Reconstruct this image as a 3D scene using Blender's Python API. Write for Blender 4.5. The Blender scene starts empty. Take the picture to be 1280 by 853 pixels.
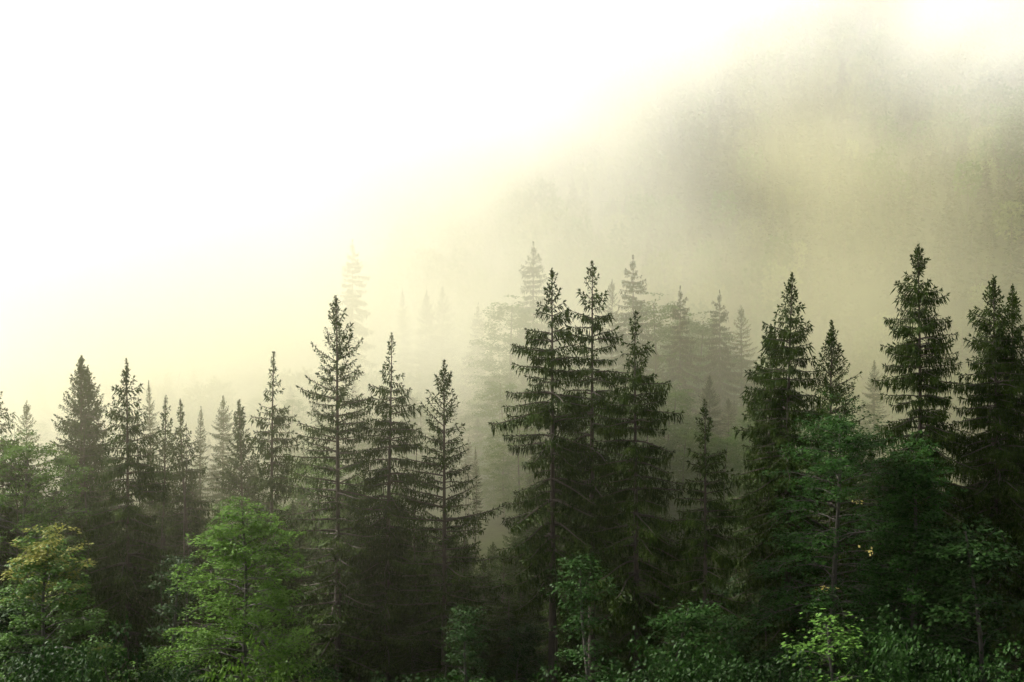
import bpy, math, random
import numpy as np
from mathutils import Matrix, Euler, Vector

sc = bpy.context.scene
C = sc.collection
rad = math.radians

# ------------------------------------------------------------------ camera, sky, sun, exposure
FPX = 1280 * 50 / 36.0           # focal length in photo pixels
cam = bpy.data.objects.new('camera', bpy.data.cameras.new('camera'))
C.objects.link(cam)
sc.camera = cam
cam.data.lens = 50
cam.data.sensor_width = 36
cam.data.clip_end = 8000
cam.rotation_euler = (rad(90), 0, 0)

SUN_EL, SUN_AZ = 40, -64
w = bpy.data.worlds.new('World')
sc.world = w
w.use_nodes = True
nt = w.node_tree
bg = nt.nodes['Background']
sky = nt.nodes.new('ShaderNodeTexSky')
sky.sky_type = 'NISHITA'
sky.sun_disc = False
sky.sun_elevation = rad(SUN_EL)
sky.sun_rotation = rad(SUN_AZ)
sky.dust_density = 5
veil = nt.nodes.new('ShaderNodeHueSaturation')       # overcast: the sky loses most of its blue
veil.inputs['Saturation'].default_value = .35
nt.links.new(sky.outputs[0], veil.inputs['Color'])
nt.links.new(veil.outputs[0], bg.inputs[0])
bg.inputs[1].default_value = 0.07
sl = bpy.data.lights.new('sun', 'SUN')
sl.energy = 5
sl.angle = rad(12)
sl.color = (1, .965, .92)
sun = bpy.data.objects.new('sun', sl)
C.objects.link(sun)
sun.rotation_euler = (rad(90 - SUN_EL), 0, rad(180 - SUN_AZ))
sun.location = (0, 0, 300)

sc.view_settings.view_transform = 'Standard'
sc.view_settings.look = 'None'
sc.view_settings.gamma = 1
sc.view_settings.exposure = 1.9
sc.cycles.volume_bounces = 12
sc.cycles.max_bounces = 14
sc.cycles.diffuse_bounces = 2
sc.cycles.transmission_bounces = 2
sc.cycles.volume_step_rate = 3.0
sc.cycles.volume_max_steps = 256
sc.cycles.use_denoising = True
sc.cycles.use_adaptive_sampling = True
sc.cycles.adaptive_threshold = .015

# ------------------------------------------------------------------ helpers
def tag(o, label=None, cat=None, group=None, kind=None):
    if label: o['label'] = label
    if cat: o['category'] = cat
    if group: o['group'] = group
    if kind: o['kind'] = kind
    return o

class MB:
    """collects quads and triangles with a material index per face"""
    def __init__(s):
        s.v, s.f, s.m, s.n = [], [], [], 0
    def add(s, V, F, m=0):
        V = np.asarray(V, float).reshape(-1, 3)
        F = np.asarray(F, int)
        s.v.append(V); s.f.append(F + s.n); s.m.append(np.full(len(F), m)); s.n += len(V)
    def arrays(s):
        return np.concatenate(s.v), s.f, s.m
    def mesh(s, name, mats, smooth=False):
        me = bpy.data.meshes.new(name)
        if not s.v:
            return me
        V = np.concatenate(s.v)
        loops = np.concatenate([f.ravel() for f in s.f]).astype(np.int32)
        tot = np.concatenate([np.full(len(f), f.shape[1]) for f in s.f]).astype(np.int32)
        start = np.concatenate([[0], np.cumsum(tot)[:-1]]).astype(np.int32)
        me.vertices.add(len(V)); me.vertices.foreach_set('co', V.astype(np.float32).ravel())
        me.loops.add(len(loops)); me.loops.foreach_set('vertex_index', loops)
        me.polygons.add(len(tot)); me.polygons.foreach_set('loop_start', start); me.polygons.foreach_set('loop_total', tot)
        for m in mats: me.materials.append(m)
        me.polygons.foreach_set('material_index', np.concatenate(s.m).astype(np.int32))
        if smooth: me.polygons.foreach_set('use_smooth', np.ones(len(tot), bool))
        me.update(calc_edges=True)
        return me
    def kites(s, p, d, side, l, wd, m=0):
        n = len(p)
        if n == 0: return
        d = d / (np.linalg.norm(d, axis=1, keepdims=True) + 1e-9)
        side = side - (side * d).sum(1, keepdims=True) * d
        side = side / (np.linalg.norm(side, axis=1, keepdims=True) + 1e-9)
        l = np.asarray(l).reshape(-1, 1); wd = np.asarray(wd).reshape(-1, 1)
        mid = p + d * l * .45
        V = np.stack([p, mid + side * wd * .5, p + d * l, mid - side * wd * .5], 1).reshape(-1, 3)
        s.add(V, np.arange(4 * n).reshape(-1, 4), m)
    def tube(s, P, R, k=6, m=0, cap=True):
        P = np.asarray(P, float); R = np.asarray(R, float)
        T = np.gradient(P, axis=0); T /= np.linalg.norm(T, axis=1, keepdims=True) + 1e-9
        up = np.array([0, 0, 1.]) if abs(T[0, 2]) < .8 else np.array([1., 0, 0])
        A = np.cross(T, up); A /= np.linalg.norm(A, axis=1, keepdims=True) + 1e-9
        B = np.cross(T, A)
        a = np.arange(k) / k * 2 * np.pi
        V = P[:, None] + R[:, None, None] * (np.cos(a)[None, :, None] * A[:, None] + np.sin(a)[None, :, None] * B[:, None])
        i = np.arange(len(P) - 1)[:, None] * k; j = np.arange(k)[None]; j2 = (j + 1) % k
        F = np.stack([i + j, i + j2, i + k + j2, i + k + j], -1).reshape(-1, 4)
        s.add(V, F, m)

def link(name, me, parent=None):
    o = bpy.data.objects.new(name, me)
    C.objects.link(o)
    if parent: o.parent = parent
    return o

def empty(name, loc):
    o = bpy.data.objects.new(name, None)
    o.empty_display_size = .5
    C.objects.link(o)
    o.location = loc
    return o

# ------------------------------------------------------------------ terrain height
def smooth(a, b, x):
    t = np.clip((np.asarray(x, float) - a) / (b - a), 0, 1)
    return t * t * (3 - 2 * t)

def ground(x, y):
    x = np.asarray(x, float); y = np.asarray(y, float)
    near = -1.7 - 22.5 * smooth(-4, 62, y) ** .8
    z = near + 0.5 * np.sin(x * .07 + 1) * smooth(20, 60, y) * np.cos(y * .05)
    z = z + 6 * smooth(120, 210, y)
    # the wooded mountainside beyond the valley
    u = np.clip(y - 232 + .9 * np.minimum(x, 0), 0, None)
    hill = .46 * u * smooth(0, 60, u) + .0005 * u ** 2
    hill = np.where(u > 560, 414.4 + (u - 560) * .05, hill)
    spur = 14 * np.sin(x * .011 + y * .004 + .6) * smooth(260, 600, y) + 7 * np.sin(x * .037 + 2.1) * smooth(300, 600, y)
    return z + hill + spur

def at(px, Y): return (px - 640) / FPX * Y
def hz(py, Y): return (426.5 - py) / FPX * Y

# ------------------------------------------------------------------ materials
def mixcol(t, fac, a, b):
    n = t.nodes.new('ShaderNodeMix'); n.data_type = 'RGBA'
    if isinstance(fac, float): n.inputs[0].default_value = fac
    else: t.links.new(fac, n.inputs[0])
    for i, c in ((6, a), (7, b)):
        if isinstance(c, tuple): n.inputs[i].default_value = (*c, 1)
        else: t.links.new(c, n.inputs[i])
    return n.outputs[2]

def foliage(name, dark, light, tip, trans=.25, scale=.9, rough=.55):
    m = bpy.data.materials.new(name); m.use_nodes = True
    t = m.node_tree; P = t.nodes['Principled BSDF']
    geo = t.nodes.new('ShaderNodeNewGeometry'); oi = t.nodes.new('ShaderNodeObjectInfo')
    n1 = t.nodes.new('ShaderNodeTexNoise'); n1.inputs['Scale'].default_value = scale; n1.inputs['Detail'].default_value = 3
    t.links.new(geo.outputs['Position'], n1.inputs['Vector'])
    n2 = t.nodes.new('ShaderNodeTexNoise'); n2.inputs['Scale'].default_value = 7; n2.inputs['Detail'].default_value = 1
    t.links.new(geo.outputs['Position'], n2.inputs['Vector'])
    r1 = t.nodes.new('ShaderNodeMapRange'); r1.inputs['From Min'].default_value = .35; r1.inputs['From Max'].default_value = .65
    t.links.new(n1.outputs[0], r1.inputs['Value'])
    r2 = t.nodes.new('ShaderNodeMapRange'); r2.inputs['From Min'].default_value = .48; r2.inputs['From Max'].default_value = .72
    r2.inputs['To Max'].default_value = .8
    t.links.new(n2.outputs[0], r2.inputs['Value'])
    a = mixcol(t, r1.outputs[0], dark, light)
    b = mixcol(t, r2.outputs[0], a, tip)
    hs = t.nodes.new('ShaderNodeHueSaturation')
    mr = t.nodes.new('ShaderNodeMapRange'); mr.inputs['To Min'].default_value = .75; mr.inputs['To Max'].default_value = 1.25
    t.links.new(oi.outputs['Random'], mr.inputs['Value']); t.links.new(mr.outputs[0], hs.inputs['Value']); t.links.new(b, hs.inputs['Color'])
    t.links.new(hs.outputs[0], P.inputs['Base Color'])
    P.inputs['Roughness'].default_value = rough
    P.inputs['Specular IOR Level'].default_value = .06
    if trans:
        tr = t.nodes.new('ShaderNodeBsdfTranslucent'); t.links.new(hs.outputs[0], tr.inputs['Color'])
        mx = t.nodes.new('ShaderNodeMixShader'); mx.inputs[0].default_value = trans
        t.links.new(P.outputs[0], mx.inputs[1]); t.links.new(tr.outputs[0], mx.inputs[2])
        t.links.new(mx.outputs[0], t.nodes['Material Output'].inputs['Surface'])
    return m

def barkmat(name, a, b):
    m = bpy.data.materials.new(name); m.use_nodes = True
    t = m.node_tree; P = t.nodes['Principled BSDF']
    tc = t.nodes.new('ShaderNodeTexCoord'); mp = t.nodes.new('ShaderNodeMapping'); mp.inputs['Scale'].default_value = (6, 6, 1.2)
    t.links.new(tc.outputs['Object'], mp.inputs[0])
    n = t.nodes.new('ShaderNodeTexNoise'); n.inputs['Scale'].default_value = 2.2; n.inputs['Detail'].default_value = 6; n.inputs['Roughness'].default_value = .7
    t.links.new(mp.outputs[0], n.inputs['Vector'])
    r = t.nodes.new('ShaderNodeMapRange'); r.inputs['From Min'].default_value = .35; r.inputs['From Max'].default_value = .65
    t.links.new(n.outputs[0], r.inputs['Value'])
    t.links.new(mixcol(t, r.outputs[0], a, b), P.inputs['Base Color'])
    bp = t.nodes.new('ShaderNodeBump'); bp.inputs['Distance'].default_value = .04; t.links.new(n.outputs[0], bp.inputs['Height']); t.links.new(bp.outputs[0], P.inputs['Normal'])
    P.inputs['Roughness'].default_value = .85
    return m

M_NEEDLE = foliage('spruce_needles', (.011, .026, .003), (.024, .041, .005), (.050, .074, .009), .2)
M_LEAF = foliage('maple_leaves', (.036, .084, .010), (.064, .128, .016), (.11, .185, .028), .35)
M_LEAF_M = foliage('olive_leaves', (.035, .085, .014), (.062, .130, .020), (.10, .175, .03), .3)
M_LEAF_D = foliage('dark_leaves', (.015, .050, .009), (.028, .082, .013), (.058, .130, .019), .3)  # deeper green than the maple leaves
M_LEAF_Y = foliage('yellowing_leaves', (.085, .12, .02), (.16, .165, .035), (.27, .24, .07), .35, scale=.7)
M_LEAF_B = foliage('bush_leaves', (.009, .026, .005), (.016, .044, .007), (.030, .070, .011), .2)  # greens darkened: the shade along the bottom is put into the leaf colour
M_GOLD = foliage('gold_leaves', (.55, .45, .12), (.7, .6, .2), (.8, .72, .35), .3)
M_LARCH = foliage('pale_needles', (.045, .058, .014), (.075, .095, .022), (.11, .13, .03), .3)
M_BARK = barkmat('spruce_bark', (.026, .019, .014), (.075, .052, .039))
M_BARK_G = barkmat('grey_bark', (.026, .023, .017), (.075, .066, .050))

gm = bpy.data.materials.new('forest_floor'); gm.use_nodes = True
t = gm.node_tree; P = t.nodes['Principled BSDF']; geo = t.nodes.new('ShaderNodeNewGeometry')
n = t.nodes.new('ShaderNodeTexNoise'); n.inputs['Scale'].default_value = .25; n.inputs['Detail'].default_value = 10; n.inputs['Roughness'].default_value = .7
t.links.new(geo.outputs['Position'], n.inputs['Vector'])
r = t.nodes.new('ShaderNodeMapRange'); r.inputs['From Min'].default_value = .4; r.inputs['From Max'].default_value = .6; t.links.new(n.outputs[0], r.inputs['Value'])
t.links.new(mixcol(t, r.outputs[0], (.030, .036, .014), (.050, .068, .020)), P.inputs['Base Color'])
bp = t.nodes.new('ShaderNodeBump'); bp.inputs['Distance'].default_value = .3; t.links.new(n.outputs[0], bp.inputs['Height']); t.links.new(bp.outputs[0], P.inputs['Normal'])
P.inputs['Roughness'].default_value = 1
P.inputs['Specular IOR Level'].default_value = .05

def volume_mat(name, dens, col, g):
    m = bpy.data.materials.new(name); m.use_nodes = True; t = m.node_tree; t.nodes.clear()
    o = t.nodes.new('ShaderNodeOutputMaterial'); p = t.nodes.new('ShaderNodeVolumePrincipled')
    t.links.new(p.outputs[0], o.inputs['Volume'])
    p.inputs['Density'].default_value = dens; p.inputs['Color'].default_value = (*col, 1); p.inputs['Anisotropy'].default_value = g
    return m

# ------------------------------------------------------------------ terrain sheet
xs = np.concatenate([np.linspace(-1900, -420, 24), np.linspace(-400, 520, 116), np.linspace(550, 1900, 22)])
ys = np.concatenate([np.linspace(-300, -6, 12), np.linspace(0, 260, 66), np.linspace(266, 1400, 120), np.linspace(1430, 2600, 20)])
X, Y = np.meshgrid(xs, ys)
Z = ground(X, Y)
nx, ny = len(xs), len(ys)
i = np.arange(ny - 1)[:, None] * nx + np.arange(nx - 1)[None]
mb = MB(); mb.add(np.stack([X, Y, Z], -1), np.stack([i, i + 1, i + nx + 1, i + nx], -1).reshape(-1, 4))
terrain = link('ground', mb.mesh('ground', [gm], True)); tag(terrain, kind='structure')

# ------------------------------------------------------------------ spruce boughs
SIZES = [.45, .8, 1.3, 1.9, 2.6, 3.4]
def build_bough(L, style, seed):
    g = np.random.default_rng(seed)
    mb = MB()
    c = {'comb': (.10, -.62, .40, 1.0), 'brush': (.16, -.30, .26, .35), 'up': (.35, -.22, .30, .12), 'dead': (.0, -.35, .1, 0)}[style]
    c1, c2, c3, hang = c
    yaw = g.normal(0, .10)
    def A(s):
        s = np.asarray(s)
        return np.stack([L * (s - .08 * s ** 3), L * yaw * s ** 2 + .02 * L * np.sin(s * 7 + seed), L * (c1 * s + c2 * s ** 2 + c3 * s ** 3)], -1)
    s = np.linspace(0, 1, 7)
    mb.tube(A(s), ((.016 * L + .008) if style != 'dead' else (.008 * L + .006)) * (1 - .8 * s), 4, 1)
    if style == 'dead':
        for k in range(int(4 + L * 4)):
            s0 = g.uniform(.25, .95); b = A(s0); sg = g.choice([-1, 1])
            d = np.array([.7, sg * g.uniform(.4, 1), g.uniform(-.5, .1)]) * L * (1.1 - s0) * .45
            mb.tube(np.stack([b, b + d * .5 + [0, 0, .01], b + d + [0, 0, -.04]]), np.array([.007, .005, .003]) * (1 + L * .3), 3, 1)
        return mb
    # side twigs
    sp = .135
    nt_ = max(3, int(L / sp))
    P, D, S, Ln, Wd = [], [], [], [], []
    def k(p, d, sd, l, wd):
        P.append(p); D.append(d); S.append(sd); Ln.append(l); Wd.append(wd)
    for i in range(nt_):
        s0 = (i + g.uniform(.1, .9)) / nt_
        if s0 < .14 and L > 1: continue
        b = A(s0); tg = A(min(s0 + .02, 1.02)) - A(s0 - .02); tg /= np.linalg.norm(tg)
        for sg in (-1, 1):
            if g.random() < .12: continue
            lt = (.12 + .40 * L * (1 - s0) ** .75 * (.45 + .55 * min(1, s0 * 4))) * g.uniform(.6, 1.15)
            lt = min(lt, 1.15)
            ang = g.uniform(.65, 1.05) * sg
            d = np.array([tg[0] * math.cos(ang) - math.sin(ang) * 0, math.sin(ang), tg[2] * .7 - g.uniform(.05, .30)])
            d /= np.linalg.norm(d)
            nk = max(1, int(lt / .16))
            for q in range(nk):
                u = (q + .2) / nk
                p = b + d * lt * u + np.array([0, 0, -.25 * lt * u * u])
                dd = d + g.normal(0, .30, 3) + np.array([0, 0, -.15])
                k(p, dd, np.array([-d[1], d[0], g.normal(0, .5)]), g.uniform(.17, .29), g.uniform(.055, .09))
                if g.random() < .22 + .45 * hang:
                    hl = g.uniform(.14, .30) + hang * g.uniform(0, .38) * min(1, L / 1.6)
                    k(p, np.array([g.normal(0, .16), g.normal(0, .16), -1]), g.normal(0, 1, 3), hl, g.uniform(.05, .085))
    na = max(5, int(L / .09))
    for i in range(na):
        s0 = (i + g.random()) / na
        if s0 < .10 and L > 1: continue
        b = A(s0); tg = A(s0 + .02) - A(s0 - .02)
        tg = tg / np.linalg.norm(tg)
        k(b, tg + g.normal(0, .55, 3) + np.array([0, 0, .12]), g.normal(0, 1, 3), g.uniform(.14, .26), g.uniform(.055, .085))
        if g.random() < .25 + .45 * hang:
            k(b, np.array([g.normal(0, .15) + .1, g.normal(0, .18), -1]), g.normal(0, 1, 3), g.uniform(.15, .34) + hang * g.uniform(0, .42) * min(1, L / 1.6), g.uniform(.05, .085))
    for q in range(5):
        k(A(.97), np.array([1, g.normal(0, .4), g.uniform(-.1, .6)]), g.normal(0, 1, 3), g.uniform(.16, .26), .07)
    mb.kites(np.array(P), np.array(D), np.array(S), np.array(Ln), np.array(Wd), 0)
    return mb

BOUGH, BMESH = {}, {}
for st in ('comb', 'brush', 'up', 'dead'):
    for ci, L in enumerate(SIZES):
        for v in range(4 if st != 'dead' else 2):
            b = build_bough(L, st, 1000 * ci + 17 * v + len(st) * 31)
            BOUGH[st, ci, v] = b
def bough_mesh(key):
    if key not in BMESH:
        BMESH[key] = BOUGH[key].mesh('bough' if key[0] != 'dead' else 'dead_branch', [M_NEEDLE, M_BARK])
    return BMESH[key]

PROFILE = ([0, .5, 1.5, 3, 5, 7.5, 10, 14, 19, 24, 30, 40], [.12, .28, .66, 1.3, 2.05, 2.7, 3.15, 3.6, 3.9, 3.7, 3.0, 2.2])
def spruce_plan(H, width, style, dens, live, g, power=1.0):
    """placements (key, loc, roll, pitch, az, scale) of the live boughs and the dead ones; LIVE: crown length"""
    bx, by, ph = g.normal(0, .12), g.normal(0, .12), g.uniform(0, 6)
    def axis(z):
        u = z / H
        return np.array([bx * math.sin(u * 4 + ph), by * math.cos(u * 3 + ph), z])
    out, dead = [], []
    t = .12
    az = g.uniform(0, 6)
    lobes = [(g.uniform(0, 6.28), g.uniform(2, live), g.uniform(.6, 1.3)) for _ in range(10)]
    while t < live:
        prof = np.interp(t, *PROFILE) * width
        if t > live * .8: prof *= 1 - .35 * (t - live * .8) / (live * .2)
        nb = 3 if t < .6 else (4 if t < 3 else 5)
        whorl = g.uniform(.76, 1.18)
        for b in range(nb):
            az += 2 * math.pi / nb + g.normal(0, .22)
            if g.random() > .88 or (dens < 1 and t < 3 and g.random() > .8): continue
            rr = prof * whorl * g.uniform(.72, 1.16)
            for (la, lt, ls) in lobes:
                dd = math.cos(az - la) * math.exp(-((t - lt) / 1.3) ** 2)
                if dd > 0: rr *= 1 + (ls - 1) * dd * .8
            L = max(.22, rr)
            pitch = np.interp(t, [0, .8, 3, 7, 14, 25], [1.15, .75, .42, .12, -.12, -.30]) + g.normal(0, .09)
            st = style if t > 1.8 else 'up'
            if style == 'brush' and t < 4: st = 'up'
            ci = int(np.argmin([abs(math.log(L / q)) for q in SIZES]))
            L = L / max(.75, math.cos(pitch * .8))
            sc_ = min(1.25, L / SIZES[ci]) if L > .3 else L / SIZES[ci]
            z = H - t + g.uniform(-.12, .12)
            out.append(((st, ci, int(g.integers(4))), axis(min(z, H - .05)), g.normal(0, .15), pitch, az, sc_))
        az += .7
        t += np.interp(t, [0, 2, 8, 25], [.22, .34, .46, .58]) * g.uniform(.7, 1.35) / dens
    z = H - live
    while z > 2.5:
        if g.random() < .75:
            ci = int(g.integers(2, 4))
            dead.append((('dead', ci, int(g.integers(2))), axis(z), g.normal(0, .3), g.uniform(-.35, .1), g.uniform(0, 6.28), g.uniform(.7, 1.1)))
        z -= g.uniform(.25, .8)
    return out, dead, axis

def spruce_trunk(H, axis, r0, name='trunk', mat=None):
    mb = MB()
    zs = np.concatenate([[-.6, 0, .5], np.linspace(1.5, H - .3, 20), [H + .25]])
    P = np.array([axis(max(0, z)) * [1, 1, 0] + [0, 0, z] for z in zs])
    u = np.clip(zs / H, 0, 1)
    R = r0 * (1 - u) ** .85 + .012
    R[:2] *= 1.5
    mb.tube(P, R, 8, 0)
    return mb.mesh(name, [mat or M_BARK], True)

def place_mb(dst, src, loc, roll, pitch, az, s):
    R = np.array((Matrix.Rotation(az, 3, 'Z') @ Matrix.Rotation(-pitch, 3, 'Y') @ Matrix.Rotation(roll, 3, 'X')))
    for V, F, m in zip(src.v, src.f, src.m):
        off = dst.n
        dst.v.append(V @ R.T * s + loc); dst.n += len(V)
    base = dst.n - src.n
    for F, m in zip(src.f, src.m):
        dst.f.append(F + base); dst.m.append(m)

def leader(mb, H, axis, g, live):
    """needle tufts on the leading shoot and close round the stem"""
    n = 20
    z = H + .25 - g.uniform(0, 1.5, n)
    p = np.stack([np.full(n, axis(H)[0]), np.full(n, axis(H)[1]), z], 1)
    d = g.normal(0, .4, (n, 3)) + [0, 0, .9]
    mb.kites(p, d, g.normal(0, 1, (n, 3)), g.uniform(.10, .18, n), g.uniform(.035, .06, n))
    n = int(live * 10)
    tt = g.uniform(.5, live, n); zz = H - tt
    a = g.uniform(0, 6.28, n); rr = g.uniform(.05, .35, n) * np.minimum(1, tt / 4)
    p = np.array([axis(q) for q in zz]) + np.stack([np.cos(a) * rr, np.sin(a) * rr, np.zeros(n)], 1)
    d = np.stack([np.cos(a), np.sin(a), g.normal(-.2, .5, n)], 1)
    mb.kites(p, d, g.normal(0, 1, (n, 3)), g.uniform(.18, .34, n), g.uniform(.06, .1, n))

def single_spruce(px, py, Y, width, style, dens, live, seed, label, group=None, r0=None):
    """a front-row spruce: trunk > dead branches, crown > every bough an object"""
    g = np.random.default_rng(seed)
    x = at(px, Y); gz = float(ground(x, Y)); H = hz(py, Y) - gz
    root = empty('spruce_tree', (x, Y, gz)); tag(root, label, 'tree', group)
    out, dead, axis = spruce_plan(H, width, style, dens, min(live, H - 3), g)
    tr = link('trunk', spruce_trunk(H, axis, r0 or H * .0088), root)
    mb = MB(); leader(mb, H, axis, g, live)
    cr = link('crown', mb.mesh('crown', [M_NEEDLE, M_BARK]), root)
    if len(out) > 295:   # lowest boughs joined into the crown
        low = out[295:]; out = out[:295]
        mb = MB()
        for k, loc, ro, pi, az, s in low: place_mb(mb, BOUGH[k], loc, ro, pi, az, s)
        lo = link('lower_boughs', mb.mesh('lower_boughs', [M_NEEDLE, M_BARK]), cr); lo['kind'] = 'stuff'
    for k, loc, ro, pi, az, s in out:
        o = link('bough', bough_mesh(k), cr); o.location = loc; o.rotation_euler = (ro, -pi, az); o.scale = (s, s, s)
    for k, loc, ro, pi, az, s in dead:
        o = link('dead_branch', bough_mesh(k), tr); o.location = loc; o.rotation_euler = (ro, -pi, az); o.scale = (s, s, s)
    return root

VARIANTS = {}
def spruce_variant(key, H, width, style, dens, live, seed, mat=None):
    g = np.random.default_rng(seed)
    out, dead, axis = spruce_plan(H, width, style, dens, live, g)
    mb = MB(); leader(mb, H, axis, g, live)
    for k, loc, ro, pi, az, s in out: place_mb(mb, BOUGH[k], loc, ro, pi, az, s)
    cm = mb.mesh('crown', [mat or M_NEEDLE, M_BARK])
    db = MB()
    for k, loc, ro, pi, az, s in dead: place_mb(db, BOUGH[k], loc, ro, pi, az, s)
    VARIANTS[key] = (H, spruce_trunk(H, axis, H * .0085), cm, db.mesh('dead_branches', [M_BARK, M_BARK]) if dead else None)

spruce_variant('dense1', 28, .95, 'brush', 1.0, 23, 11)
spruce_variant('dense2', 27, 1.1, 'comb', .95, 22, 12)
spruce_variant('slim', 28, .66, 'brush', .95, 22, 13)
spruce_variant('open', 30, .95, 'comb', .62, 19, 14)
spruce_variant('bushy', 26, 1.35, 'brush', 1.0, 23, 15)
spruce_variant('larch', 28, 1.15, 'brush', .8, 22, 16, M_LARCH)

def variant_tree(key, x, y, top_z, rot, label, group=None, wide=1.0, name='spruce_tree', sink=0):
    H, tm, cm, dm = VARIANTS[key]
    gz = float(ground(x, y)) - sink
    root = empty(name, (x, y, gz)); tag(root, label, 'tree', group)
    s = (top_z - gz) / H
    root.rotation_euler = (0, 0, rot)
    root.scale = (wide * min(s, 1.15) if s > 1.15 else s * wide, wide * min(s, 1.15) if s > 1.15 else s * wide, s)
    t_ = link('trunk', tm, root); link('crown', cm, root)
    if dm:
        d_ = link('dead_twigs', dm, t_); d_['kind'] = 'stuff'
    return root

# ------------------------------------------------------------------ broadleaf trees
def broadleaf(H, R, cb, seed, leafmat, top_mat=None, top_from=.75, nleaf=13000, leaf=.19, shape='round', nl=22, lean=0., flat=.28, fill=1.):
    """returns trunk mesh, list of limb meshes, crown mesh, optional top crown mesh. CB: crown base height"""
    g = np.random.default_rng(seed)
    ph = g.uniform(0, 6, 2)
    def axis(z):
        u = z / H
        return np.array([.12 * math.sin(u * 4 + ph[0]) * u * 2 + lean * u * H, .25 * math.cos(u * 5 + ph[1]) * u * 2, z])
    mb = MB(); zs = np.linspace(-.5, H * .93, 16)
    mb.tube([axis(max(z, 0)) * [1, 1, 0] + [0, 0, z] for z in zs], (H * .011) * (1 - np.clip(zs / H, 0, 1)) ** .8 + .015, 8)
    trunk = mb.mesh('trunk', [M_BARK_G], True)
    limbs, pts, dirs = [], [], []
    def env(u):
        if shape == 'round': return R * math.sqrt(max(.02, 1 - ((u - .38) / .66) ** 2))
        if shape in ('dome', 'ragged'): return R * math.sqrt(1.02 - u ** 3.2) * min(1, .75 + u * 2)
        if shape == 'cone': return R * (1.05 - u) ** .7 * min(1, .55 + u * 3)
        return R * (.65 + .45 * math.sin(u * 5 + 1)) * (1.1 - u * .75)
    for i in range(nl):
        u = (i + g.uniform(.1, .9)) / nl
        z0 = cb + (H - cb) * u * .93
        az = i * 2.4 + g.normal(0, .35)
        Rl = env(u) * (g.uniform(.84, 1.12) if shape == 'dome' else g.uniform(.72, 1.18))
        up = (.12 + .35 * u if shape == 'dome' else .15 + .6 * u) + g.normal(0, .1)
        b = axis(z0 - min(1.5, z0 * .1) * (1 - u * .5))
        k = 6; s = np.linspace(0, 1, k)
        d = np.array([math.cos(az), math.sin(az), 0])
        LP = b + d * (Rl * s)[:, None] + np.array([0, 0, 1]) * (Rl * (up * s - (.25 + .25 * (1 - u)) * s ** 2))[:, None] + g.normal(0, .05, (k, 3)) * s[:, None]
        m = MB(); r0 = .009 * Rl + .012
        m.tube(LP, r0 * (1 - .8 * s), 5)
        for q in range(int((3 + Rl * .9) * fill)):
            s0 = g.uniform(.22, 1.0); j = min(k - 2, int(s0 * (k - 1))); f = s0 * (k - 1) - j
            p0 = LP[j] * (1 - f) + LP[j + 1] * f
            a2 = az + g.choice([-1, 1]) * g.uniform(.3, 1.25)
            l2 = Rl * g.uniform(.18, .42) * (1.2 - s0 * .5)
            d2 = np.array([math.cos(a2), math.sin(a2), g.uniform(-.12, .35)])
            p1 = p0 + d2 * l2 * .55; p2 = p0 + d2 * l2 + [0, 0, -.12 * l2]
            m.tube(np.stack([p0, p1, p2]), np.array([.5, .35, .15]) * r0, 3)
            for v in (p1 * .6 + p2 * .4, p2):
                pts.append(v); dirs.append(d2)
        pts.append(LP[-1]); dirs.append(d)
        limbs.append(m.mesh('limb', [M_BARK_G], True))
    for q in range(34):
        a_ = g.uniform(0, 6.28); zz = g.uniform(.84, .985); r_ = math.sqrt(g.random()) * R * .78 * math.sqrt((1 - zz) / .16)
        pts.append(axis(H * zz) + [math.cos(a_) * r_, math.sin(a_) * r_, -.1 * r_]); dirs.append(np.array([math.cos(a_), math.sin(a_), .2]))
    pts = np.array(pts); dirs = np.array(dirs)
    # leaves: flat sprays round the twig points
    nsp = len(pts)
    sub = 1
    idx = np.arange(nsp * sub) % nsp
    ctr = pts[idx] + g.normal(0, 1, (len(idx), 3)) * np.array([.20, .20, .20]) * (R / 4) ** .5
    nper = max(4, nleaf // len(ctr))
    c = np.repeat(ctr, nper, 0); dd = np.repeat(dirs[idx], nper, 0)
    tilt = np.repeat(g.normal(0, .22, (len(ctr), 2)), nper, 0)
    n = len(c)
    a = g.uniform(0, 6.28, n); rr = np.sqrt(g.random(n)) * np.repeat(g.uniform(.35, .72, len(ctr)), nper)
    off = np.stack([np.cos(a) * rr, np.sin(a) * rr, g.normal(0, .05, n)], 1)
    off[:, 2] += off[:, 0] * tilt[:, 0] + off[:, 1] * tilt[:, 1] - rr * flat
    p = c + off
    d = np.stack([np.cos(a), np.sin(a), g.normal(-.35, .3, n)], 1) + dd * .5
    side = np.stack([-np.sin(a), np.cos(a), g.normal(0, .35, n)], 1)
    ln = g.uniform(.7, 1.2, n) * leaf; wd = ln * g.uniform(.62, .85, n)
    sel = np.zeros(n, bool)
    if top_mat is not None:
        sel = (p[:, 2] + np.repeat(g.normal(0, 1.3, len(ctr)), nper)) > cb + (H - cb) * top_from
    mb = MB(); mb.kites(p[~sel], d[~sel], side[~sel], ln[~sel], wd[~sel])
    crown = mb.mesh('crown', [leafmat])
    top = None
    if sel.any():
        mb = MB(); mb.kites(p[sel], d[sel], side[sel], ln[sel], wd[sel]); top = mb.mesh('crown_top', [top_mat])
    return trunk, limbs, crown, top, H

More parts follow.
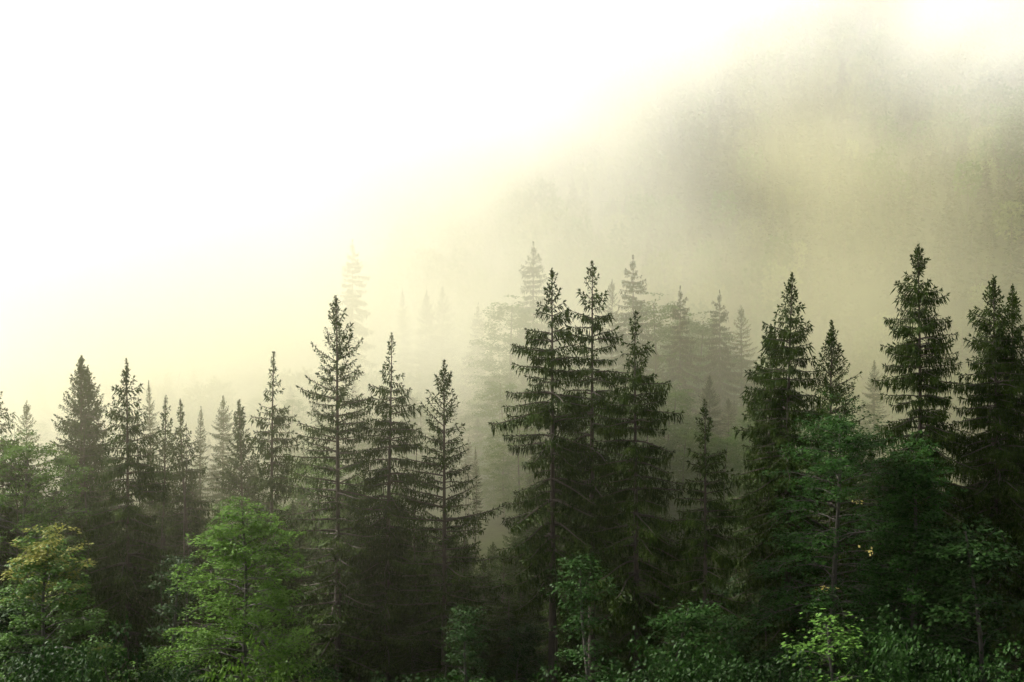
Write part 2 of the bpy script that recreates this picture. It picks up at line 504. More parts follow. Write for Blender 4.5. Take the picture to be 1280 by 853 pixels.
def put_broadleaf(parts, x, y, top_z, rot, label, group=None, name='broadleaf_tree', cat='tree', base=None, full=True):
    trunk, limbs, crown, top, H = parts
    gz = float(ground(x, y)) if base is None else base
    root = empty(name, (x, y, gz)); tag(root, label, cat, group)
    s = (top_z - gz) / H
    root.scale = (s, s, s); root.rotation_euler = (0, 0, rot)
    tr = link('trunk', trunk, root)
    if full:
        for l in limbs: link('limb', l, tr)
    cr = link('crown', crown, root)
    if top:
        tp = link('crown_top', top, cr)
        tp['label'] = 'yellowing leaves at the top of the crown'
    return root

def bushmesh(R, Hb, seed, mat, n=5000, leaf=.125):
    g = np.random.default_rng(seed)
    stem, lf = MB(), MB()
    tips = []
    for k in range(14):
        a = g.uniform(0, 6.28); r = R * g.uniform(.2, .9); z = Hb * g.uniform(.55, 1.0) * (1 - .35 * (r / R) ** 2)
        P = np.array([[0, 0, -.2], [math.cos(a) * r * .35, math.sin(a) * r * .35, z * .45], [math.cos(a) * r, math.sin(a) * r, z]])
        stem.tube(P, np.array([.035, .022, .008]), 4)
        for q in range(14):
            u = g.uniform(.3, 1.02); b = P[1] * (1 - u) + P[2] * u if u > .3 else P[1]
            tips.append(b + g.normal(0, 1, 3) * [.5, .5, .32])
    tips = np.array(tips); per = n // len(tips)
    c = np.repeat(tips, per, 0); m = len(c)
    a = g.uniform(0, 6.28, m); rr = np.sqrt(g.random(m)) * .36
    p = c + np.stack([np.cos(a) * rr, np.sin(a) * rr, g.normal(0, .07, m) - rr * .3], 1)
    p[:, 2] = np.maximum(p[:, 2], .05)
    d = np.stack([np.cos(a), np.sin(a), g.normal(-.2, .4, m)], 1)
    ln = g.uniform(.7, 1.2, m) * leaf
    lf.kites(p, d, np.stack([-np.sin(a), np.cos(a), g.normal(0, .5, m)], 1), ln, ln * .7)
    return stem.mesh('stem', [M_BARK_G], True), lf.mesh('foliage', [mat])

# ------------------------------------------------------------------ the front row of spruces
FRONT = [
 # px, py, Y, width, style, dens, live, label
 (-3, 487, 92, .95, 'comb', .85, 20, 'hazy spruce cut by the left picture edge behind the pale green leafy crown'),
 (101, 450, 102, 1.05, 'brush', 1.6, 24, 'dense cone shaped spruce in mist with a double tip behind the pale green leafy tree'),
 (113, 462, 104, .85, 'brush', 1.4, 20, 'second slightly lower tip of the dense misty double spruce'),
 (158, 455, 88, .98, 'comb', .92, 21, 'pointed spruce with a long bare reddish trunk reaching the bottom of the picture'),
 (206, 500, 99, .72, 'brush', .95, 19, 'slender misty spruce, first of a pair beside the pointed long trunked spruce'),
 (232, 505, 98, .74, 'comb', .95, 19, 'slender spruce with narrow tip, second of the misty pair'),
 (300, 505, 100, .92, 'brush', 1.5, 20, 'dense dark conical spruce standing over the bright green maple'),
 (342, 444, 93, .70, 'comb', .88, 17, 'thin sparse spruce with a bare lean stem beside the tall open spruce'),
 (421, 375, 88, 1.12, 'brush', .80, 23, 'tall open airy spruce with brown trunk showing through its boughs in golden mist'),
 (487, 423, 89, .90, 'comb', .86, 23, 'spruce with a long thin spire tip between two airy spruces'),
 (555, 455, 86, 1.04, 'brush', .84, 22, 'airy spruce with bare leader tip and wide lower boughs beside the foggy gap'),
 (690, 342, 84, 1.10, 'comb', .74, 19, 'tall open spruce with gaps between arched drooping boughs, first of the three tall ones'),
 (740, 333, 87, 1.0, 'comb', .74, 19, 'tallest of the three open spruces, in the middle, trunk visible between its boughs'),
 (795, 393, 82, 1.08, 'comb', .80, 19, 'drooping spruce with hooked tip and comb like hanging twigs, last of the three tall ones'),
 (882, 505, 79, .86, 'comb', .82, 15, 'small open drooping spruce standing alone before the foggy gap'),
 (988, 346, 85, .95, 'comb', 1.0, 22, 'tall dark spruce with narrow spire above the leafy crown on its flank'),
 (962, 412, 87, .95, 'comb', 1.25, 22, 'dark spruce with blunt tip grown against the flank of the taller spire spruce'),
 (1042, 406, 90, .95, 'brush', 1.4, 22, 'short topped dark conical spruce rising behind the big dark leafy tree'),
 (1147, 312, 83, 1.02, 'comb', 1.2, 22, 'highest dark spruce with regular tiers of drooping boughs against the wooded slope'),
 (1246, 350, 83, 1.0, 'comb', 1.3, 22, 'dense black green spruce with double tip near the right picture edge'),
 (1264, 362, 84, .9, 'comb', 1.2, 21, 'lower of the twin tips at the dense spruce near the right picture edge'),
]
for q, (px, py, Y_, wd, st, dn, lv, lb) in enumerate(FRONT):
    single_spruce(px, py, Y_, wd, st, dn, lv, 200 + q * 7, lb, 'front row of spruces')

# ------------------------------------------------------------------ broadleaf trees in front
R_ = random.Random(5)
maple = broadleaf(15, 3.6, 2.6, 31, M_LEAF, nleaf=40000, leaf=.15, nl=70, shape='dome', fill=1.1)
put_broadleaf(maple, at(302, 76), 76, hz(612, 76), 0.4, 'bright green spreading maple standing in front of the dark trunks')
yel = broadleaf(13, 2.7, 1.5, 32, M_LEAF_M, M_LEAF_Y, .82, nleaf=20000, leaf=.17, shape='ragged', nl=36)
put_broadleaf(yel, at(62, 74), 74, hz(652, 74), 1.4, 'young broadleaf tree with yellowing top leaves and ragged green sides')
pale = broadleaf(22, 5.0, 6, 33, M_LEAF, nleaf=30000, leaf=.20, nl=46, fill=1.8)
put_broadleaf(pale, at(35, 90), 90, hz(532, 90), 2.0, 'pale green leafy crown in mist beside the dense conical spruce')
big = broadleaf(22, 4.2, 4, 34, M_LEAF_D, nleaf=44000, leaf=.17, nl=78, shape='dome', fill=1.5)
put_broadleaf(big, at(1042, 79), 79, hz(482, 79), .9, 'big dark green round leafy tree before the short topped spruce')
big2 = broadleaf(19, 3.9, 4, 35, M_LEAF_D, nleaf=34000, leaf=.18, shape='cone', nl=60, fill=1.4)
put_broadleaf(big2, at(1140, 78), 78, hz(535, 78), 2.9, 'dark leafy tree in layers in front of the highest spruce')
slim = broadleaf(11, 1.9, 1.5, 36, M_LEAF_B, nleaf=5500, leaf=.15, shape='cone', nl=24)
put_broadleaf(slim, at(735, 75), 75, hz(690, 75), .3, 'slim dark leafy young tree below the three tall open spruces')
sap = broadleaf(9, 2.3, 1.5, 37, M_LEAF_B, nleaf=10000, leaf=.15, shape='cone', nl=24)
put_broadleaf(sap, at(850, 74), 74, hz(742, 74), 1.3, 'low dark leafy tree under the small lone spruce')
put_broadleaf(slim, at(585, 76), 76, hz(752, 76), 2.3, 'small leafy sapling below the airy spruce with wide boughs')
put_broadleaf(sap, at(1222, 74), 74, hz(640, 74), 3.3, 'dim leafy tree near the foot of the twin tipped dark spruce')
wsap = broadleaf(8, 1.5, 3.2, 38, M_LEAF_M, nleaf=1500, leaf=.18, shape='round', nl=12)
put_broadleaf(wsap, at(1045, 71), 71, hz(765, 71), .6, 'thin light green sapling on a bare stem below the big round leafy tree')
put_broadleaf(wsap, at(135, 77), 77, hz(792, 77), 2.6, 'thin dim sapling between the yellow topped tree and the reddish trunk')
put_broadleaf(slim, at(905, 73), 73, hz(765, 73), 4.0, 'narrow leafy sapling beside the trunk of the small lone spruce')
put_broadleaf(pale, at(395, 108), 108, hz(560, 108), 4.4, 'yellow green leafy crown in mist between the sparse and the tall airy spruce')
put_broadleaf(pale, at(455, 112), 112, hz(585, 112), 1.1, 'misty leafy crown behind the tall airy spruce and the spire tipped one')
put_broadleaf(slim, at(215, 82), 82, hz(690, 82), 3.6, 'dim leafy tree behind the edge of the bright maple')
put_broadleaf(sap, at(10, 76), 76, hz(725, 76), 5, 'dark leafy tree at the foot of the yellow topped tree by the left edge')
variant_tree('bushy', at(628, 96), 96, hz(690, 96), 2.2, 'dark small spruce low in the foggy gap', wide=1.5)
variant_tree('dense1', at(603, 91), 91, hz(700, 91), 5.2, 'dark small spruce low beside the foggy gap', wide=1.4)
put_broadleaf(sap, at(930, 94), 94, hz(715, 94), 3.2, 'dim leafy tree low in the gap beside the small lone spruce')
put_broadleaf(sap, at(650, 84), 84, hz(770, 84), 1.2, 'dark leafy tree at the foot of the first open spruce')
# gold leaves caught on the dark crowns
for px, py, Yg, sd in ((1074, 628, 75.5, 1), (1089, 690, 75, 2), (1032, 735, 74, 3)):
    g = np.random.default_rng(sd)
    n_ = 7; mb = MB()
    p = g.normal(0, 1, (n_, 3)) * [.22, .1, .16]
    d = g.normal(0, 1, (n_, 3)); d[:, 2] -= .5
    mb.kites(p, d, g.normal(0, 1, (n_, 3)), g.uniform(.14, .2, n_), g.uniform(.1, .15, n_))
    # a thin twig carries them
    mb.tube([[-.1, .9, -.1], [0, .3, .05], [0, 0, 0]], np.array([.01, .008, .004]), 3)
    o = link('leaf_sprig', mb.mesh('leaf_sprig', [M_GOLD])); o.location = (at(px, Yg), Yg, hz(py, Yg))
    tag(o, ['upper sprig of pale gold leaves in the dark foliage', 'middle sprig of pale gold leaves, below the upper one', 'lowest sprig of pale gold leaves near the sapling'][sd - 1], 'leaves', 'sprigs of gold leaves')

# young conifer, lower right corner
variant_tree('dense1', at(1272, 72), 72, hz(772, 72), 1., 'young green spruce tip in the lower right corner', wide=1.6)

# ------------------------------------------------------------------ shrubs along the foot of the wood
B1 = bushmesh(1.9, 2.6, 51, M_LEAF_B, 12000); B2 = bushmesh(1.6, 2.2, 52, M_LEAF, 5000); B3 = bushmesh(2.3, 3.2, 53, M_LEAF_B, 15000)
def shrub(b, px, py, Y_, Hb, rot, label, group='shrubs at the foot of the wood'):
    x = at(px, Y_); gz = float(ground(x, Y_)); top = hz(py, Y_)
    root = empty('shrub', (x, Y_, gz)); tag(root, label, 'shrub', group)
    s = (top - gz) / Hb
    root.scale = (min(s, 1.5), min(s, 1.5), s); root.rotation_euler = (0, 0, rot)
    link('stem', b[0], root); link('foliage', b[1], root)
SH = [
 (B2, 315, 808, 70, 2.2, .2, 'small bright green shrub right below the maple'),
 (B1, 100, 845, 69, 2.2, 1.2, 'tip of a light green shrub at the bottom edge by the reddish trunk'),
 (B3, 20, 820, 72, 3.2, 2.2, 'dark bush in the lower left corner'),
 (B3, 960, 812, 71, 3.2, .7, 'wide green bush at the foot of the two dark trunks'),
 (B1, 915, 828, 70, 2.6, 1.9, 'low round bush beside the wide green bush'),
 (B3, 1010, 830, 70, 3.2, 3.1, 'bush under the thin light green sapling'),
 (B3, 1150, 778, 72, 3.2, 4.1, 'tall dim bush below the layered dark leafy tree'),
 (B1, 1100, 800, 71, 2.6, 5.1, 'dark bush between the sapling and the tall dim bush'),
 (B1, 1205, 820, 70, 2.6, .1, 'dark bush before the thin trunks near the right edge'),
 (B1, 850, 815, 70, 2.6, 3.9, 'leafy bush in front of the low dark leafy tree'),
 (B1, 215, 835, 73, 2.6, 2.7, 'dim bush among thin trunks left of the small bright shrub'),
 (B1, 520, 855, 73, 2.6, 4.4, 'dim bush at the foot of the airy spruces'),
 (B3, 430, 832, 76, 3.2, 5.6, 'dark bush at the base of the tall airy spruce'),
 (B1, 640, 855, 72, 2.6, .9, 'dim bush below the foggy gap'),
 (B1, 770, 852, 71, 2.6, 2.0, 'dim bush below the slim leafy young tree'),
]
for a in SH: shrub(*a)

# ------------------------------------------------------------------ the crowded trees behind the front row
fill_x = [-60, 0, 60, 110, 160, 210, 260, 320, 380, 440, 500, 550, 590, 612, 628, 645, 680, 740, 800, 850, 880, 905, 925, 945, 965, 1010, 1070, 1110, 1150, 1190, 1210, 1250, 1340]
fill_y = [560, 560, 585, 590, 575, 580, 590, 575, 575, 590, 600, 615, 650, 662, 672, 600, 565, 560, 580, 615, 650, 690, 705, 690, 570, 540, 520, 545, 560, 600, 610, 560, 560]
rr = random.Random(77)
keys = ['dense1', 'dense2', 'bushy', 'dense1', 'bushy', 'slim', 'open']
LAND = [(-200, 'picture edge'), (62, 'yellow topped tree'), (101, 'double tip spruce'), (158, 'long trunked spruce'), (219, 'slender misty pair'), (302, 'bright maple'), (342, 'sparse thin spruce'),
        (421, 'tall airy spruce'), (487, 'spire tipped spruce'), (555, 'bare leader spruce'), (690, 'first open spruce'), (740, 'tallest open spruce'), (795, 'hooked tip spruce'), (882, 'small lone spruce'),
        (975, 'dark spire pair'), (1042, 'round leafy tree'), (1147, 'highest spruce'), (1246, 'twin tipped spruce'), (1600, 'picture edge')]
SHAPE = {'dense1': 'full', 'dense2': 'drooping', 'bushy': 'broad', 'slim': 'slender', 'open': 'sparse', 'larch': 'loose', 'leafy': 'rounded'}
def between(px):
    k = next(i for i in range(1, len(LAND)) if px < LAND[i][0])
    return f"between {LAND[k - 1][1]} and {LAND[k][1]}"
def fill_label(px, band, key, what='spruce'):
    return f"{SHAPE[key]} {what} of the {band} {between(px)}"
nfill = 0
for (Yr, step, drop, band) in ((94, 34, 45, 'shaded second rank'), (105, 34, 18, 'dim third rank'), (118, 36, 0, 'dark fourth rank'), (131, 36, 12, 'misty hindmost rank')):
    px = -70 + rr.uniform(0, 20)
    while px < 1350:
        ptop = np.interp(px, fill_x, fill_y) + drop + rr.uniform(0, 55) * (1.5 if drop else 1)
        y_ = Yr + rr.uniform(-4.5, 4.5)
        kk = rr.choice(keys)
        wide = rr.uniform(.95, 1.3)
        if 600 < px < 645 or 895 < px < 950: wide = .8; kk = 'slim'
        variant_tree(kk, at(px, y_), y_, hz(ptop, y_), rr.uniform(0, 6.28), fill_label(px, band, kk), fill_label(px, band, kk).replace('spruce of', 'spruces of', 1), wide)
        nfill += 1
        px += step * rr.uniform(.7, 1.3)
for (Yr, lo, hi, step, band) in ((90, 728, 800, 40, 'low young rank'), (101, 690, 745, 36, 'low shaded rank'), (112, 655, 705, 36, 'low dim rank')):
    px = -60 + rr.uniform(0, 20)
    while px < 1340:
        y_ = Yr + rr.uniform(-4, 4); kk = rr.choice(['dense1', 'bushy', 'dense2'])
        variant_tree(kk, at(px, y_), y_, hz(rr.uniform(lo, hi), y_), rr.uniform(0, 6.28), fill_label(px, band, kk, 'small spruce'), fill_label(px, band, kk, 'small spruce').replace('spruce of', 'spruces of', 1), 1.25, sink=1.2, name='young_spruce')
        px += step * rr.uniform(.7, 1.3)
# slender bare stems seen between the trees low down
def pole(px, Y_, hh, r, lean, label):
    Y_ += 8; hh += 7; x = at(px, Y_); gz = float(ground(x, Y_)); mb = MB(); zs = np.linspace(-.4, hh, 16)
    ph = px * .37
    mb.tube([[lean * z + .09 * math.sin(z * .55 + ph), .07 * math.cos(z * .4 + ph), z] for z in zs], r * (1 - .93 * zs / hh), 7)
    root = empty('bare_tree', (x, Y_, gz)); tag(root, label, 'tree', 'thin bare stems in the shade')
    tr = link('trunk', mb.mesh('trunk', [M_BARK], True), root)
    g = np.random.default_rng(int(px))
    for q in range(14):
        k = ('dead', int(g.integers(1, 4)), int(g.integers(2)))
        z = g.uniform(.25, 1) * hh
        o = link('dead_branch', bough_mesh(k), tr); o.location = (lean * z, 0, z); o.rotation_euler = (0, g.uniform(-.1, .4), g.uniform(0, 6.28))
for px, Y_, hh, r, ln, lb in [
  (172, 84, 13, .11, .004, 'thin bare stem just beside the long reddish trunk'), (201, 80, 11, .08, .01, 'thin pale stem left of the maple, leaning slightly'),
  (233, 83, 12, .10, -.004, 'bare stem behind the left edge of the maple'), (480, 84, 12, .10, .0, 'thin stem left of the spire tipped spruce trunk'),
  (521, 80, 12, .11, -.006, 'pale bare stem between the spire tipped and the airy spruce'), (694, 80, 13, .11, .0, 'brown bare stem left of the slim leafy young tree'),
  (1214, 80, 13, .10, .0, 'thin reddish stem in the dark near the right edge'), (20, 82, 12, .09, .0, 'thin dim stem by the left edge behind the yellow topped tree'),
  (107, 84, 14, .12, .0, 'dim bare stem between the yellow topped tree and the reddish trunk'), (578, 82, 10, .07, .01, 'thin dim stem below the airy spruce')]:
    pole(px, Y_, hh, r, ln, lb)

midleaf = broadleaf(20, 4.6, 2.5, 61, M_LEAF_M, nleaf=26000, leaf=.24, nl=60, fill=2.2)
# ------------------------------------------------------------------ trees standing in the fog of the valley
MID = [
 (440, 302, 240, 'open', 1.0, 'ghostly tall spruce with blunt top, faintest in the bright fog'),
 (503, 362, 256, 'slim', .9, 'very faint slim spruce in the fog left of a faint pair'),
 (533, 364, 246, 'dense1', .9, 'left one of two faint spruces side by side in the fog'),
 (552, 360, 250, 'dense1', 1.0, 'right one of two faint spruces side by side in the fog'),
 (597, 380, 225, 'open', .9, 'pale thin spruce in the fog before the tallest misty spruce'),
 (640, 366, 200, 'larch', 1.1, 'hazy loose crowned tree leaning on the tallest misty spruce'),
 (668, 305, 205, 'open', 1.1, 'tallest misty spruce rising behind the first open spruce'),
 (765, 352, 190, 'larch', .9, 'pale tree top peeping out between two tall open spruces'),
 (790, 322, 184, 'open', 1.1, 'misty spruce with a thin spire behind the hooked tip spruce'),
 (822, 362, 186, 'bushy', .95, 'rounded misty tree top next to the thin misty spire'),
 (851, 360, 182, 'open', .9, 'misty tree with a small nodding tip above the misty stand'),
 (874, 386, 190, 'bushy', .9, 'low rounded tree in the misty stand'),
 (899, 365, 186, 'open', .95, 'misty spruce with visible stem in the middle of the misty stand'),
 (927, 384, 190, 'larch', 1.0, 'last pointed tree of the misty stand beside the dark spire spruce'),
 (1092, 452, 176, 'dense1', .9, 'small hazy spruce between the dark pair and the highest spruce'),
 (33, 503, 128, 'larch', .9, 'hazy spruce tip above the pale green leafy crown'),
 (186, 478, 150, 'slim', .9, 'faint spruce tip between the pointed spruce and the slender pair'),
 (252, 510, 145, 'slim', .9, 'faint spruce beside the slender pair'),
 (278, 496, 150, 'dense1', .9, 'faint spruce left of the dense conical spruce over the maple'),
 (594, 560, 150, 'slim', .8, 'small pale spruce at the edge of the foggy gap'),
 (630, 520, 165, 'larch', 1.1, 'pale rounded tree low in the foggy gap'),
]
for q, (px, py, Y_, kk, wd, lb) in enumerate(MID):
    if 'rounded' in lb or 'loose' in lb:
        put_broadleaf(midleaf, at(px, Y_), Y_, hz(py, Y_), q * 1.3, lb, full=False)
        continue
    variant_tree(kk, at(px, Y_), Y_, hz(py, Y_), q * 1.7, lb, None, wd)
# the stand that continues below and between them
mx = [-40, 300, 420, 560, 600, 640, 700, 780, 850, 900, 940, 1000, 1050, 1110, 1180, 1320]
my = [520, 490, 450, 450, 455, 415, 400, 385, 385, 392, 410, 470, 480, 500, 510, 500]
for Yr, dr in ((158, 95), (170, 70), (181, 40), (194, 18), (208, 0), (222, 2)):
    px = -40 + rr.uniform(0, 30)
    while px < 1330:
        pt = np.interp(px, mx, my) + dr + rr.uniform(5, 70)
        y_ = Yr + rr.uniform(-7, 7)
        kk = rr.choice(['dense1', 'open', 'larch', 'bushy', 'larch', 'dense2'])
        band = {158: 'thinly veiled row', 170: 'first hazy row', 181: 'second hazy row', 194: 'third hazy row', 208: 'pale row', 222: 'palest row'}[Yr]
        if not (px < 560 and rr.random() < .15) and not (Yr == 158 and not 640 < px < 960):
            if rr.random() < (.7 if 600 < px < 970 else .5):
                lb = fill_label(px, band, 'leafy', 'leafy tree')
                put_broadleaf(rr.choice([midleaf, pale, midleaf]), at(px, y_), y_, hz(pt - 4, y_), rr.uniform(0, 6.28), lb, lb.replace('tree of', 'trees of'), full=False)
            else:
                lb = fill_label(px, band, kk)
                variant_tree(kk, at(px, y_), y_, hz(pt, y_), rr.uniform(0, 6.28), lb, lb.replace('spruce of', 'spruces of'), rr.uniform(.95, 1.2))
        px += (24 if 600 < px < 970 else 38) * rr.uniform(.7, 1.3)

# ------------------------------------------------------------------ forest that covers the mountainside: too many to count
def low_spruce(seed, mat, Hh=1.0):
    g = np.random.default_rng(seed); mb = MB(); n = 420
    t_ = g.random(n) ** .8; a = g.uniform(0, 6.28, n)
    r_ = (.10 + 4.6 * t_ ** .8) * g.uniform(.4, 1.1, n)
    z = 23 - 20 * t_
    p = np.stack([np.cos(a) * r_ * .35, np.sin(a) * r_ * .35, z], 1)
    d = np.stack([np.cos(a), np.sin(a), g.normal(-.25, .2, n)], 1)
    mb.kites(p, d, np.stack([-np.sin(a), np.cos(a), g.normal(0, .4, n)], 1), r_ * .75 + .3, .3 + r_ * .28)
    mb.tube([[0, 0, -1], [0, 0, 12], [0, 0, 23.5]], np.array([.25, .15, .03]), 5, 1)
    return mb.mesh('forest_spruce', [mat, M_BARK])
def low_broad(seed, mat):
    g = np.random.default_rng(seed); mb = MB(); n = 460
    v = g.normal(0, 1, (n, 3)); v /= np.linalg.norm(v, axis=1, keepdims=True)
    lob = 1 + .25 * np.sin(v[:, 0] * 5 + seed) * np.cos(v[:, 1] * 4)
    p = v * (lob * g.uniform(.75, 1.05, n))[:, None] * [4, 4, 5] + [0, 0, 11]
    d = v * .5 + g.normal(0, .6, (n, 3)) + [0, 0, -.2]
    mb.kites(p, d, g.normal(0, 1, (n, 3)), g.uniform(.9, 1.6, n), g.uniform(.7, 1.1, n))
    mb.tube([[0, 0, -1], [0, 0, 6], [0, 0, 12]], np.array([.25, .18, .05]), 5, 1)
    return mb.mesh('forest_broadleaf', [mat, M_BARK_G])
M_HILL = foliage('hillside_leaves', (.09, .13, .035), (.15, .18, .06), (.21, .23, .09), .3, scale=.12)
protos = [low_spruce(1, M_NEEDLE), low_spruce(2, M_NEEDLE), low_spruce(3, M_LARCH), low_broad(4, M_LEAF_M), low_broad(5, M_HILL)]
g = np.random.default_rng(9)
PX, PY, S_, I_ = [], [], [], []
y = 236.
while y < 620:
    st = 4.9 + (y - 236) * .004
    half = y * .40 + 30
    x0, x1 = -min(half, 260), half
    k = int((x1 - x0) / st)
    for j in range(k):
        PX.append(x0 + (j + g.uniform(0, 1)) * st); PY.append(y + g.uniform(-.5, .5) * st)
    y += st * .95
PX = np.array(PX); PY = np.array(PY); n_ = len(PX)
nz = np.sin(PX * .045 + 1.3) + np.sin(PY * .031 + PX * .02) + g.normal(0, .8, n_)
I_ = np.where(nz > -.2, g.integers(3, 5, n_), g.integers(0, 3, n_))
print('hillside trees', n_, 'fill', nfill)
me = bpy.data.meshes.new('hillside_forest'); me.vertices.add(n_)
me.vertices.foreach_set('co', np.stack([PX, PY, ground(PX, PY)], 1).astype(np.float32).ravel())
for nm, tp, arr in (('pick', 'INT', I_.astype(np.int32)), ('size', 'FLOAT', np.where(I_ < 3, g.uniform(.30, .62, n_), g.uniform(.40, .85, n_)).astype(np.float32)), ('turn', 'FLOAT', g.uniform(0, 6.28, n_).astype(np.float32))):
    at_ = me.attributes.new(nm, tp, 'POINT'); at_.data.foreach_set('value', arr)
for m in (M_NEEDLE, M_BARK): me.materials.append(m)
forest = link('hillside_forest', me); tag(forest, 'dense mixed forest covering the mountainside, dissolving upward into drifting fog', 'forest', kind='stuff')
ng = bpy.data.node_groups.new('hillside_forest', 'GeometryNodeTree')
ng.interface.new_socket('Geometry', in_out='INPUT', socket_type='NodeSocketGeometry'); ng.interface.new_socket('Geometry', in_out='OUTPUT', socket_type='NodeSocketGeometry')
N, K = ng.nodes, ng.links
gi = N.new('NodeGroupInput'); go = N.new('NodeGroupOutput'); jn = N.new('GeometryNodeJoinGeometry')
def attr(nm, tp):
    a = N.new('GeometryNodeInputNamedAttribute'); a.data_type = tp; a.inputs['Name'].default_value = nm; return a.outputs['Attribute']
cx = N.new('ShaderNodeCombineXYZ'); K.new(attr('turn', 'FLOAT'), cx.inputs[2])
hide = bpy.data.collections.new('prototypes')       # holds meshes only for the instancer; never linked to the scene
for k, pm in enumerate(protos):
    po = bpy.data.objects.new(pm.name, pm); hide.objects.link(po)
    oi = N.new('GeometryNodeObjectInfo'); oi.inputs['Object'].default_value = po; oi.inputs['As Instance'].default_value = True
    cmpn = N.new('FunctionNodeCompare'); cmpn.data_type = 'INT'; cmpn.operation = 'EQUAL'; K.new(attr('pick', 'INT'), cmpn.inputs[2]); cmpn.inputs[3].default_value = k
    ip = N.new('GeometryNodeInstanceOnPoints'); mp_ = N.new('GeometryNodeMeshToPoints')
    K.new(gi.outputs[0], mp_.inputs[0]); K.new(mp_.outputs[0], ip.inputs['Points']); K.new(cmpn.outputs[0], ip.inputs['Selection'])
    K.new(oi.outputs['Geometry'], ip.inputs['Instance']); K.new(cx.outputs[0], ip.inputs['Rotation']); K.new(attr('size', 'FLOAT'), ip.inputs['Scale'])
    K.new(ip.outputs[0], jn.inputs[0])
K.new(jn.outputs[0], go.inputs[0])
forest.modifiers.new('forest', 'NODES').node_group = ng

# ------------------------------------------------------------------ air: thin even haze round everything, fog drifting in the valley
mb = MB(); a, b = np.array([-2000, -400, -60.]), np.array([2000, 2700, 640.])
vv = np.array([[x, y, z] for z in (a[2], b[2]) for y in (a[1], b[1]) for x in (a[0], b[0])])
mb.add(vv, [[0, 2, 3, 1], [4, 5, 7, 6], [0, 1, 5, 4], [2, 6, 7, 3], [0, 4, 6, 2], [1, 3, 7, 5]])
haze = link('haze', mb.mesh('haze', [volume_mat('haze', .00003, (1, .96, .80), .3)])); tag(haze, kind='stuff')

def fog(name, mn, mx_, res, build, m):
    ng = bpy.data.node_groups.new(name, 'GeometryNodeTree')
    ng.interface.new_socket('Geometry', in_out='INPUT', socket_type='NodeSocketGeometry')
    ng.interface.new_socket('Geometry', in_out='OUTPUT', socket_type='NodeSocketGeometry')
    N, K = ng.nodes, ng.links
    class S:
        def __init__(s, k): s.k = k
        def op(s, o, b=None, rev=False):
            n = N.new('ShaderNodeMath'); n.operation = o
            for i, a in enumerate([s, b] if not rev else [b, s]):
                if a is None: continue
                if isinstance(a, S): K.new(a.k, n.inputs[i])
                else: n.inputs[i].default_value = a
            return S(n.outputs[0])
        def __add__(s, b): return s.op('ADD', b)
        __radd__ = __add__
        def __mul__(s, b): return s.op('MULTIPLY', b)
        __rmul__ = __mul__
        def __sub__(s, b): return s.op('SUBTRACT', b)
        def __rsub__(s, b): return s.op('SUBTRACT', b, True)
        def exp(s): return s.op('EXPONENT')
        def max(s, b): return s.op('MAXIMUM', b)
        def ss(s, a, b):
            n = N.new('ShaderNodeMapRange'); n.interpolation_type = 'SMOOTHSTEP'; K.new(s.k, n.inputs['Value'])
            n.inputs['From Min'].default_value = a; n.inputs['From Max'].default_value = b
            return S(n.outputs[0])
    pos = N.new('GeometryNodeInputPosition'); sep = N.new('ShaderNodeSeparateXYZ'); K.new(pos.outputs[0], sep.inputs[0])
    X, Y, Z = [S(sep.outputs[i]) for i in range(3)]
    def noise(scale, stretch=(1, 1, 1), detail=4, off=0, rough=.55):
        v = N.new('ShaderNodeVectorMath'); v.operation = 'MULTIPLY_ADD'; K.new(pos.outputs[0], v.inputs[0])
        v.inputs[1].default_value = stretch; v.inputs[2].default_value = (off, off * .7, off * 1.3)
        n = N.new('ShaderNodeTexNoise'); K.new(v.outputs[0], n.inputs['Vector'])
        n.inputs['Scale'].default_value = scale; n.inputs['Detail'].default_value = detail; n.inputs['Roughness'].default_value = rough
        return S(n.outputs[0])
    d = build(X, Y, Z, noise)
    vc = N.new('GeometryNodeVolumeCube'); K.new(d.k, vc.inputs['Density'])
    vc.inputs['Min'].default_value = mn; vc.inputs['Max'].default_value = mx_
    for i, a in enumerate('XYZ'): vc.inputs['Resolution ' + a].default_value = res[i]
    sm = N.new('GeometryNodeSetMaterial'); sm.inputs['Material'].default_value = m; K.new(vc.outputs[0], sm.inputs[0])
    go = N.new('NodeGroupOutput'); K.new(sm.outputs[0], go.inputs[0])
    me = bpy.data.meshes.new(name); me.materials.append(m)
    o = link(name, me); o.modifiers.new('fog', 'NODES').node_group = ng
    return tag(o, kind='stuff')

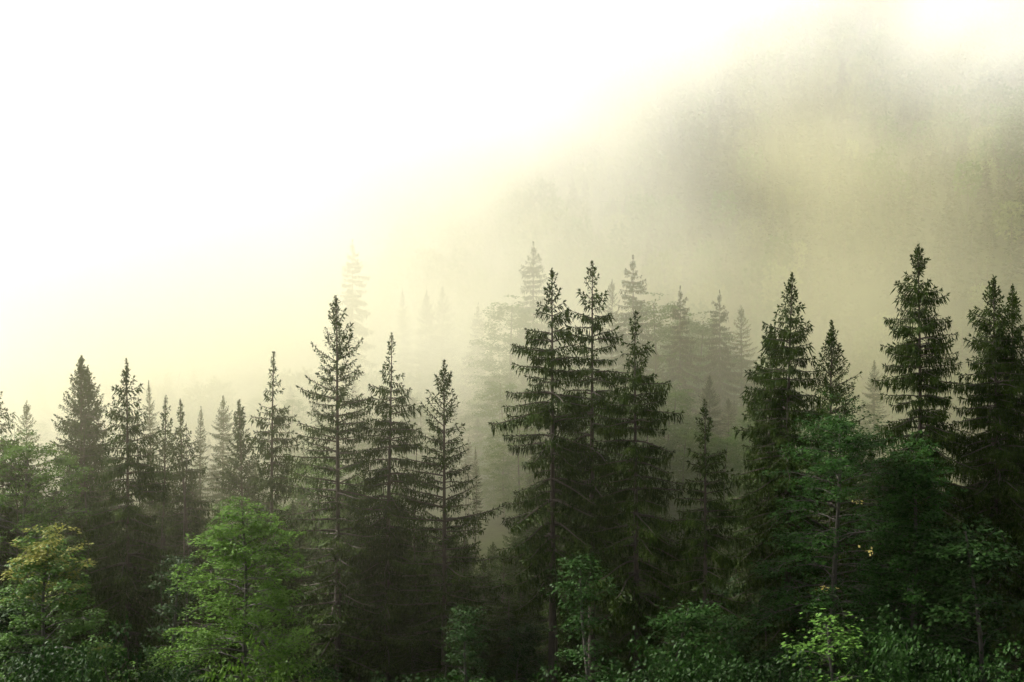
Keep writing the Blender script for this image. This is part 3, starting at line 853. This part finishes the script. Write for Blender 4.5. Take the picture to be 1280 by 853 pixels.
def bank(X, Y, Z, noise):
    """white cloud lying up the valley, its flank torn"""
    n = noise(1 / 44, (1, .6, 1.15), 5, 7, .6).ss(.38, .62)
    w = noise(1 / 60, (1, .8, 1), 4, 21) - .5
    left = 1 - (X + w * 190).ss(-40, 50)
    top = 1 - (Z - Y * .27).ss(18, 70)  # cloud carried on above the view, added to shade the upper left
    edge = (1 - Y.ss(330, 385)) * (1 - X.ss(150, 170)) * X.ss(-170, -150) * (1 - Z.ss(135, 155))
    n2 = noise(1 / 36, (1, .5, 1.1), 5, 31, .6).ss(.46, .64)
    high = (Z - Y * .10).ss(0, 40) * X.ss(-40, 20) * (.0022 + .010 * n2)        # torn cloud hanging before the slope
    return Y.ss(138, 185) * (left * (.007 + .022 * n) * top + high) * edge * (1 - .96 * (X - 92).ss(0, 30) * (Z - 66).ss(0, 22))
def mist(X, Y, Z, noise):
    """thinner drifting mist among the trees"""
    n = noise(1 / 42, (1, .6, 1.15), 5, 3, .62).ss(.46, .64)
    back = Y.ss(124, 168)
    d = back * (1 - Z.ss(0, 26)) * .0050 + back * (.0002 + .0072 * n) * (1 - .8 * (Z - Y * .06).ss(8, 55)) * (.25 + .75 * X.ss(-45, 5)) * (1 - .96 * (X - 92).ss(0, 30) * (Z - 66).ss(0, 22))
    d = d * (1 - .6 * X.ss(36, 66) * (1 - (Z - Y * .08).ss(-2, 22)))
    front = (1 - X.ss(-42, 20)) * Y.ss(60, 95) * (1 - Y.ss(150, 190)) * Z.ss(-15, 0) * (.0018 + .0032 * n)
    gx = (X + 12) * (1 / 15); gz_ = (Z + 8) * (1 / 9)
    front = front + Y.ss(70, 84) * (1 - Y.ss(120, 140)) * (0 - gx * gx - gz_ * gz_).exp() * .0016      # denser wisp, added for the warm glow low between the trees
    edge = (1 - Y.ss(330, 385)) * (1 - X.ss(150, 170)) * X.ss(-170, -150) * (1 - Z.ss(135, 155))
    return (d + front) * edge
def slope(X, Y, Z, noise):
    n = noise(1 / 40, (1, .5, 1.2), 5, 11, .6).ss(.47, .62)
    left = 1 - X.ss(-60, 160)
    def blob(cx, cy, cz, r):
        q = (X - cx) * (X - cx) + (Y - cy) * (Y - cy) * .25 + (Z - cz) * (Z - cz)
        return (q * (-1 / (r * r))).exp()
    d = .0034 * n * n + left * .006 + .011 * blob(130, 408, 52, 34) + .005 * blob(60, 430, 105, 40)
    d = d * (1 - .8 * blob(88, 410, 45, 34)) * (1 - .9 * blob(172, 470, 122, 30))
    edge = Y.ss(330, 385) * (1 - Y.ss(560, 610)) * (1 - X.ss(240, 280)) * X.ss(-240, -200) * (1 - Z.ss(190, 230))
    return d * edge * (1 - .96 * (X - 88).ss(0, 30) * (Z - 72).ss(0, 22))
fog('cloud_bank', (-175, 130, -32), (175, 390, 160), (66, 46, 38), bank, volume_mat('cloud', 1, (1, .99, .955), .2))
WARM = volume_mat('mist', 1, (1, .960, .68), .27)  # yellow of the warm low light is put into this mist colour
fog('valley_mist', (-175, 50, -32), (175, 390, 160), (62, 60, 36), mist, WARM)
fog('slope_mist', (-245, 325, -20), (285, 615, 235), (70, 38, 34), slope, volume_mat('high_mist', 1, (1, .975, .84), .2))
